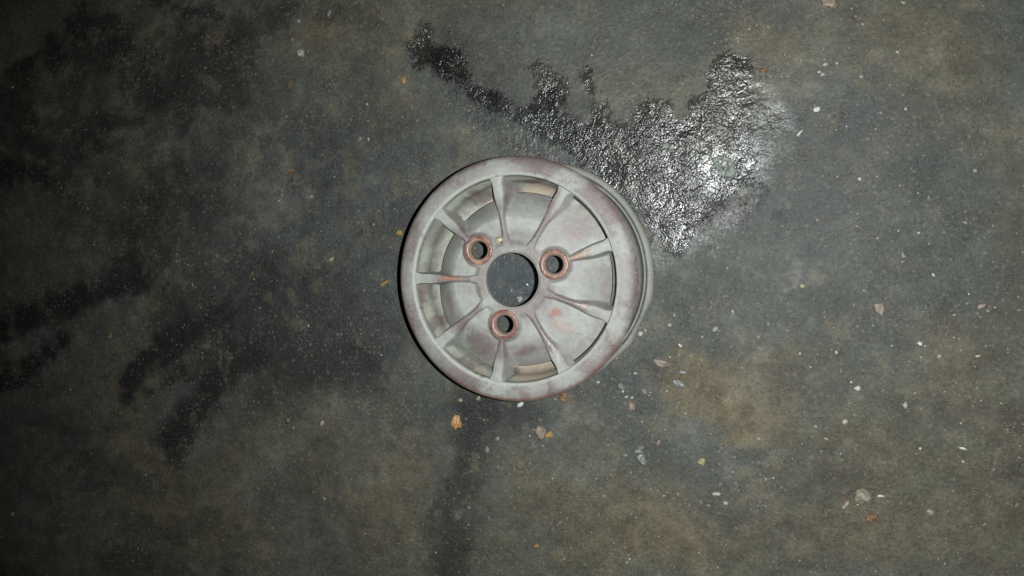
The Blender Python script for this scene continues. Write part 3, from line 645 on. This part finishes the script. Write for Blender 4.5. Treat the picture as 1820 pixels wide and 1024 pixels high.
# photo pixel, length and width in photo pixels, direction, height factor, colour, category, label
ST = [
 (534, 96, 19, 17, 30, .6, 'white', 'stone', 'white stone with an orange side lying alone in the dark upper left'),
 (516, 148, 18, 8, 70, .4, 'orange', 'stone', 'narrow orange stone a little below the white one at upper left'),
 (519, 70, 12, 9, 90, .3, 'orange', 'stone', 'dull orange stone just above the white one at upper left'),
 (532, 38, 10, 8, 80, .4, 'grey', 'stone', 'small grey stone above the others near the upper left edge'),
 (586, 22, 16, 7, 65, .4, 'grey', 'stone', 'upright grey splinter beside a dark hollow near the top edge'),
 (585, 137, 8, 7, 0, .4, 'orange', 'stone', 'tiny orange stone right of the narrow orange one at upper left'),
 (718, 142, 14, 10, 80, .3, 'straw', 'stone', 'ochre flake left of the dark end of the wet patch'),
 (653, 216, 8, 8, 0, .5, 'orange', 'stone', 'small round tan stone in the brown patch above the wheel'),
 (640, 247, 8, 6, 60, .5, 'cream', 'stone', 'left one of two tan crumbs upper left of the wheel'),
 (654, 247, 9, 6, 100, .5, 'cream', 'stone', 'right one of two tan crumbs upper left of the wheel'),
 (375, 211, 9, 9, 20, .4, 'orange', 'stone', 'small orange stone above the ring-shaped print'),
 (365, 121, 8, 7, 0, .4, 'orange', 'stone', 'orange crumb high at left above the ring-shaped print'),
 (517, 304, 16, 8, 5, .3, 'orange', 'stone', 'flat orange stone between the ring-shaped print and the wheel'),
 (366, 469, 8, 7, 0, .4, 'orange', 'stone', 'tiny tan stone in the dark stain far left of the wheel'),
 (551, 350, 18, 9, 20, .4, 'grey', 'stone', 'grey stone with a sharp glint left of the wheel'),
 (590, 462, 11, 8, 45, .5, 'yellow', 'stone', 'yellowish crumb in the dark stain left of the wheel'),
 (684, 503, 18, 6, 32, .4, 'straw', 'twig', 'short ochre bit of straw close to the left side of the wheel'),
 (710, 414, 12, 10, 0, .3, 'straw', 'stone', 'ochre flake touching the wheel shadow on its left side'),
 (22, 914, 10, 9, 0, .5, 'grey', 'stone', 'lone round grey stone at the lower left edge'),
 (196, 596, 12, 9, 80, .3, 'straw', 'stone', 'dull brown stone amid the dark diagonal smears at left'),
 (573, 752, 9, 12, 0, .5, 'cream', 'stone', 'small cream stone lower left of the wheel'),
 (511, 748, 13, 13, 0, .2, 'dim', 'stone', 'round dusty stone pressed in the ground at lower left'),
 (811, 753, 32, 19, 88, .5, 'amber', 'stone', 'big amber stone below the wheel at its left'),
 (818, 712, 10, 8, 0, .4, 'cream', 'stone', 'small cream stone between the wheel and the big amber stone'),
 (850, 708, 10, 8, 20, .5, 'cream', 'stone', 'cream stone half under the lower left edge of the wheel'),
 (924, 720, 14, 8, 35, .5, 'bright', 'stone', 'pointed white chip touching the bottom edge of the wheel'),
 (1002, 706, 20, 16, 30, .4, 'orange', 'stone', 'orange stone partly under the bottom right edge of the wheel'),
 (960, 769, 26, 22, 100, .4, 'pink', 'stone', 'square pink stone below the wheel'),
 (976, 773, 16, 12, 20, .25, 'straw', 'stone', 'brown flake against the right side of the square pink stone'),
 (1139, 593, 10, 9, 0, .6, 'white', 'stone', 'white stone touching the rear flange of the wheel at lower right'),
 (1175, 645, 27, 15, -12, .5, 'pink', 'stone', 'flat oval pinkish stone right of the wheel'),
 (1208, 683, 24, 12, -28, .35, 'grey', 'stone', 'oblong grey chip by the brown patch right of the wheel'),
 (1214, 662, 14, 7, -8, .3, 'grey', 'stone', 'thin grey chip between the oval pinkish stone and the oblong chip'),
 (1105, 687, 14, 12, -50, .5, 'grey', 'stone', 'pale grey stone lower right of the wheel nearest to it'),
 (1145, 696, 13, 7, 110, .5, 'grey', 'stone', 'slim pale grey stone between two others lower right of the wheel'),
 (1121, 721, 20, 13, 120, .55, 'pink', 'stone', 'upright cream and pink stone lower right of the wheel'),
 (1137, 800, 22, 15, 60, .6, 'glass', 'stone', 'glassy grey stone, upper of a joined pair below right of the wheel'),
 (1141, 816, 24, 15, 120, .6, 'glass', 'stone', 'glassy grey stone, lower of a joined pair below right of the wheel'),
 (1170, 787, 12, 6, 60, .5, 'pink', 'stone', 'small pink stone right of the glassy pair'),
 (1111, 809, 9, 8, 0, .5, 'grey', 'stone', 'grey crumb left of the glassy pair'),
 (1564, 548, 24, 19, 110, .55, 'pink', 'stone', 'pale pink stone alone in the middle of the right side'),
 (1523, 690, 10, 9, 0, .5, 'bright', 'stone', 'bright white round chip at right'),
 (1452, 195, 11, 9, 20, .5, 'bright', 'stone', 'bright white chip at upper right'),
 (1421, 237, 16, 4, 45, .5, 'bright', 'stone', 'thin white splinter below the bright chip at upper right'),
 (1358, 125, 15, 12, 20, .4, 'orange', 'stone', 'orange stone beside the upper right of the wet patch'),
 (1472, 6, 30, 20, -10, .5, 'pink', 'stone', 'tan stone cut by the top edge of the picture'),
 (1467, 115, 8, 5, 10, .4, 'white', 'stone', 'small white chip in the upper right, above a round one'),
 (1462, 133, 7, 7, 0, .4, 'white', 'stone', 'small round white chip in the upper right'),
 (1427, 508, 9, 7, 10, .5, 'yellow', 'stone', 'small yellowish stone beside a pale crust right of the wheel'),
 (1533, 880, 30, 25, 10, .55, 'cream', 'stone', 'large rounded cream stone at lower right'),
 (1503, 898, 16, 9, 60, .4, 'cream', 'stone', 'slim tan stone at lower left of the large cream one'),
 (1549, 920, 20, 15, 10, .35, 'orange', 'stone', 'orange stone just below the large cream one'),
 (1565, 881, 11, 4, 0, .5, 'bright', 'stone', 'thin white chip right of the large cream stone'),
 (1467, 915, 13, 16, 0, .3, 'dim', 'stone', 'dusty grey stone left of the orange one at lower right'),
 (1654, 910, 14, 12, -15, .4, 'cream', 'stone', 'cream stone at lower right, right of the orange one'),
 (1247, 822, 16, 13, 45, .5, 'yellow', 'stone', 'pale yellowish stone in the lower right of the middle'),
 (1273, 878, 13, 7, 0, .5, 'white', 'stone', 'flat white chip below the pale yellowish stone'),
 (1289, 894, 9, 7, 0, .5, 'white', 'stone', 'round white chip below right of the flat white chip'),
 (1502, 750, 9, 11, 0, .5, 'white', 'stone', 'white chip below the bright round chip at right'),
 (1609, 721, 7, 13, 0, .5, 'white', 'stone', 'upright pointed white chip at right'),
 (1712, 797, 12, 5, -10, .5, 'bright', 'stone', 'flat bright chip near the right edge'),
 (1635, 611, 8, 7, 10, .5, 'bright', 'stone', 'small bright three-cornered chip at right'),
 (1669, 633, 7, 7, 0, .5, 'white', 'stone', 'left one of two small white chips near the right edge'),
 (1738, 633, 7, 5, 20, .5, 'white', 'stone', 'right one of two small white chips near the right edge'),
 (1745, 544, 13, 8, 20, .4, 'pink', 'stone', 'pale pink crumb near the right edge'),
 (1684, 592, 13, 6, 50, .3, 'dim', 'stone', 'dusty sliver right of the middle of the right side'),
 (1190, 578, 8, 8, 0, .4, 'cream', 'stone', 'small round cream stone right of the rear flange'),
 (1209, 614, 8, 4, -50, .5, 'bright', 'stone', 'bright sliver above the oval pinkish stone'),
 (1271, 585, 12, 8, 45, .3, 'grey', 'stone', 'grey crumb midway between the wheel and the right side'),
 (1110, 974, 9, 10, 0, .5, 'orange', 'stone', 'small orange stone near the bottom edge, right of the middle'),
 (954, 970, 10, 8, 0, .4, 'straw', 'stone', 'small brownish stone near the bottom edge, below the wheel'),
 (833, 902, 11, 11, 0, .3, 'dim', 'stone', 'round dull stone beside the dark streak below the wheel'),
 (622, 880, 10, 14, 80, .25, 'orange', 'stone', 'dull orange stone at lower left of the middle'),
 (884, 780, 10, 10, 0, .3, 'grey', 'stone', 'round grey stone left of the square pink one'),
 (866, 800, 7, 13, 0, .4, 'grey', 'stone', 'slim grey stone lower left of the square pink one'),
 (925, 531, 12, 14, 0, .6, 'glass', 'stone', 'glinting grey stone seen on the ground through the wheel hub'),
 (1184, 260, 12, 15, 60, .3, 'green', 'paint flake', 'small pale green flake in the middle of the wet patch'),
]
counts = 0
for i, (px, py, a, b, ang, hf, cl, cat, label) in enumerate(ST):
    p = at(px, py); z = gz(p[0], p[1])
    sa, sb = a * PXM * .54, b * PXM * .54; h = min(sa, sb) * hf * 1.5
    nm = {'twig': 'straw', 'paint flake': 'paint_flake'}.get(cat, 'stone')
    me = stone_mesh(nm, sa, sb, h, 100 + i, rough=.10 if cat == 'twig' else .26, facets=2 if cat == 'twig' else 6)
    o = link(nm, me, SM[cl]); o.location = (p[0], p[1], z + h * .15); o.rotation_euler = (0, 0, math.radians(ang))
    tag(o, label, cat, {'stone': 'loose stones and chips on the ground'}.get(cat))

# peeling green paint flake: a thin curled ring in the wet patch
def flake(px, py, outline, holes, label):
    c = at(px, py); V = []; F = []
    P = np.array([(at(x, y) - c)[:2] for x, y in outline]); Q = np.array([(at(x, y) - c)[:2] for x, y in holes])
    n_ = len(P)
    P2 = []; Q2 = []
    for k in range(n_):
        for j in range(4):
            t = j / 4; P2.append(P[k] * (1 - t) + P[(k + 1) % n_] * t); Q2.append(Q[k] * (1 - t) + Q[(k + 1) % n_] * t)
    P2 = np.array(P2); Q2 = np.array(Q2); m = len(P2); rr_ = np.random.default_rng(5)
    P2 += rr_.normal(size=P2.shape) * .0005; Q2 += rr_.normal(size=Q2.shape) * .0005
    rows = []
    for s_, zz in ((0, -.0014), (0, .0006), (.25, .0017), (.6, .0020), (1, .0010), (1, -.0014)):
        xy = P2 * (1 - s_) + Q2 * s_
        rows.append(np.concatenate([xy, (zz + rr_.normal(size=(m, 1)) * .0003 * (zz > 0))], 1))
    V = np.concatenate(rows); J = np.arange(len(V)).reshape(-1, m)
    F = np.stack([J[:-1], J[1:], np.roll(J, -1, 1)[1:], np.roll(J, -1, 1)[:-1]], -1).reshape(-1, 4)[:, ::-1]
    o = link('paint_flake', make_mesh('paint_flake', V, F), SM['green']); o.location = (c[0], c[1], gz(c[0], c[1]) + .0005)
    tag(o, label, 'paint flake')
flake(1289, 298, [(1266, 282), (1276, 276), (1290, 277), (1300, 282), (1304, 292), (1312, 304), (1306, 314), (1294, 317), (1281, 312), (1280, 303), (1273, 300), (1267, 292)],
      [(1277, 286), (1281, 284), (1287, 285), (1292, 288), (1292, 292), (1293, 296), (1292, 300), (1289, 303), (1286, 302), (1284, 299), (1280, 296), (1277, 291)],
      'curled ring-shaped pale green flake in the brightest part of the wet patch')

# hardened droplet on the wheel beside a bolt seat
p = at(887, 427, HUB)
o = link('droplet', stone_mesh('droplet', .0042, .0044, .0016, 3, .3, 3), stone_material('dried_glue', (.52, .46, .33), (.30, .25, .17), .22), wheel)
o.location = (p[0], p[1], HUB - .0014)

# grit: crumbs no one could count, strewn everywhere, thicker on the brown patches
def build_grit():
    n_ = 8500
    px = rng.uniform(-60, 1880, n_ * 3); py = rng.uniform(-60, 1080, n_ * 3)
    D = fwd + rgt * ((px - 910) / FPX)[:, None] - upv * ((py - 512) / FPX)[:, None]
    Q = CAM + D * ((0 - CAM[2]) / D[:, 2])[:, None]
    dens = fbm(Q[:, 0], Q[:, 1], 7, 4, 1) ** 4 * 8
    for x, y, r_, k in ((1290, 700, 100, 2.0), (1165, 930, 110, 1.0), (1400, 80, 90, .5), (1550, 850, 170, .5), (700, 190, 90, .4), (912, 497, 50, 2.2), (1450, 820, 150, .4), (420, 250, 120, .3), (230, 650, 80, .3)):
        dens += k * np.exp(-(((px - x) ** 2 + (py - y) ** 2) / r_ ** 2))
    ok = rng.random(n_ * 3) < dens / 1.3; ok &= np.hypot(Q[:, 0], Q[:, 1]) > .02
    Q = Q[ok][:n_]; px = px[ok][:n_]; n2 = len(Q)
    size = .00026 + .00050 * rng.random(n2) ** 3 + .0010 * rng.random(n2) ** 18
    k_ = int(n2 * .92); size[k_:] = .0007 + .0013 * rng.random(n2 - k_) ** 2.5      # a few larger dull crumbs, trodden in
    cols = np.array([(.50, .50, .47), (.36, .36, .33), (.22, .22, .20), (.16, .15, .12), (.26, .19, .11), (.75, .76, .73), (.30, .15, .06), (.10, .10, .09)])
    ci = rng.choice(8, n2, p=[.04, .11, .27, .30, .12, .012, .028, .12])
    nv = len(IV1)
    ci[k_:] = rng.choice([1, 2, 2, 3, 3, 4], n2 - k_)
    V = np.repeat(IV1[None], n2, 0) * (1 + .35 * rng.normal(size=(n2, nv, 1)).clip(-1.2, 1.2) * .6)
    V = V * size[:, None, None] * np.stack([rng.uniform(.7, 1.6, n2), rng.uniform(.7, 1.3, n2), np.where(np.arange(n2) < k_, rng.uniform(.4, .9, n2), .22)], -1)[:, None]
    a = rng.uniform(0, 6.28, n2); ca, sa = np.cos(a)[:, None], np.sin(a)[:, None]
    V = np.stack([V[..., 0] * ca - V[..., 1] * sa, V[..., 0] * sa + V[..., 1] * ca, V[..., 2]], -1)
    z = np.array([gz(q[0], q[1]) for q in Q]); V += np.stack([Q[:, 0], Q[:, 1], z + size * .25], -1)[:, None]
    F = (IF1[None] + (np.arange(n2) * nv)[:, None, None]).reshape(-1, 3)
    me = make_mesh('grit', V.reshape(-1, 3), F, np.repeat(cols[ci], nv, 0), smooth=False)
    m, n, l, b = mat_new('mineral_grit'); l.new(N(n, 'ShaderNodeAttribute', attribute_name='paint').outputs['Color'], b.inputs['Base Color'])
    b.inputs['Roughness'].default_value = .42
    o = link('grit', me, m); tag(o, 'fine pale grit scattered over the oily ground', 'grit', kind='stuff')
build_grit()
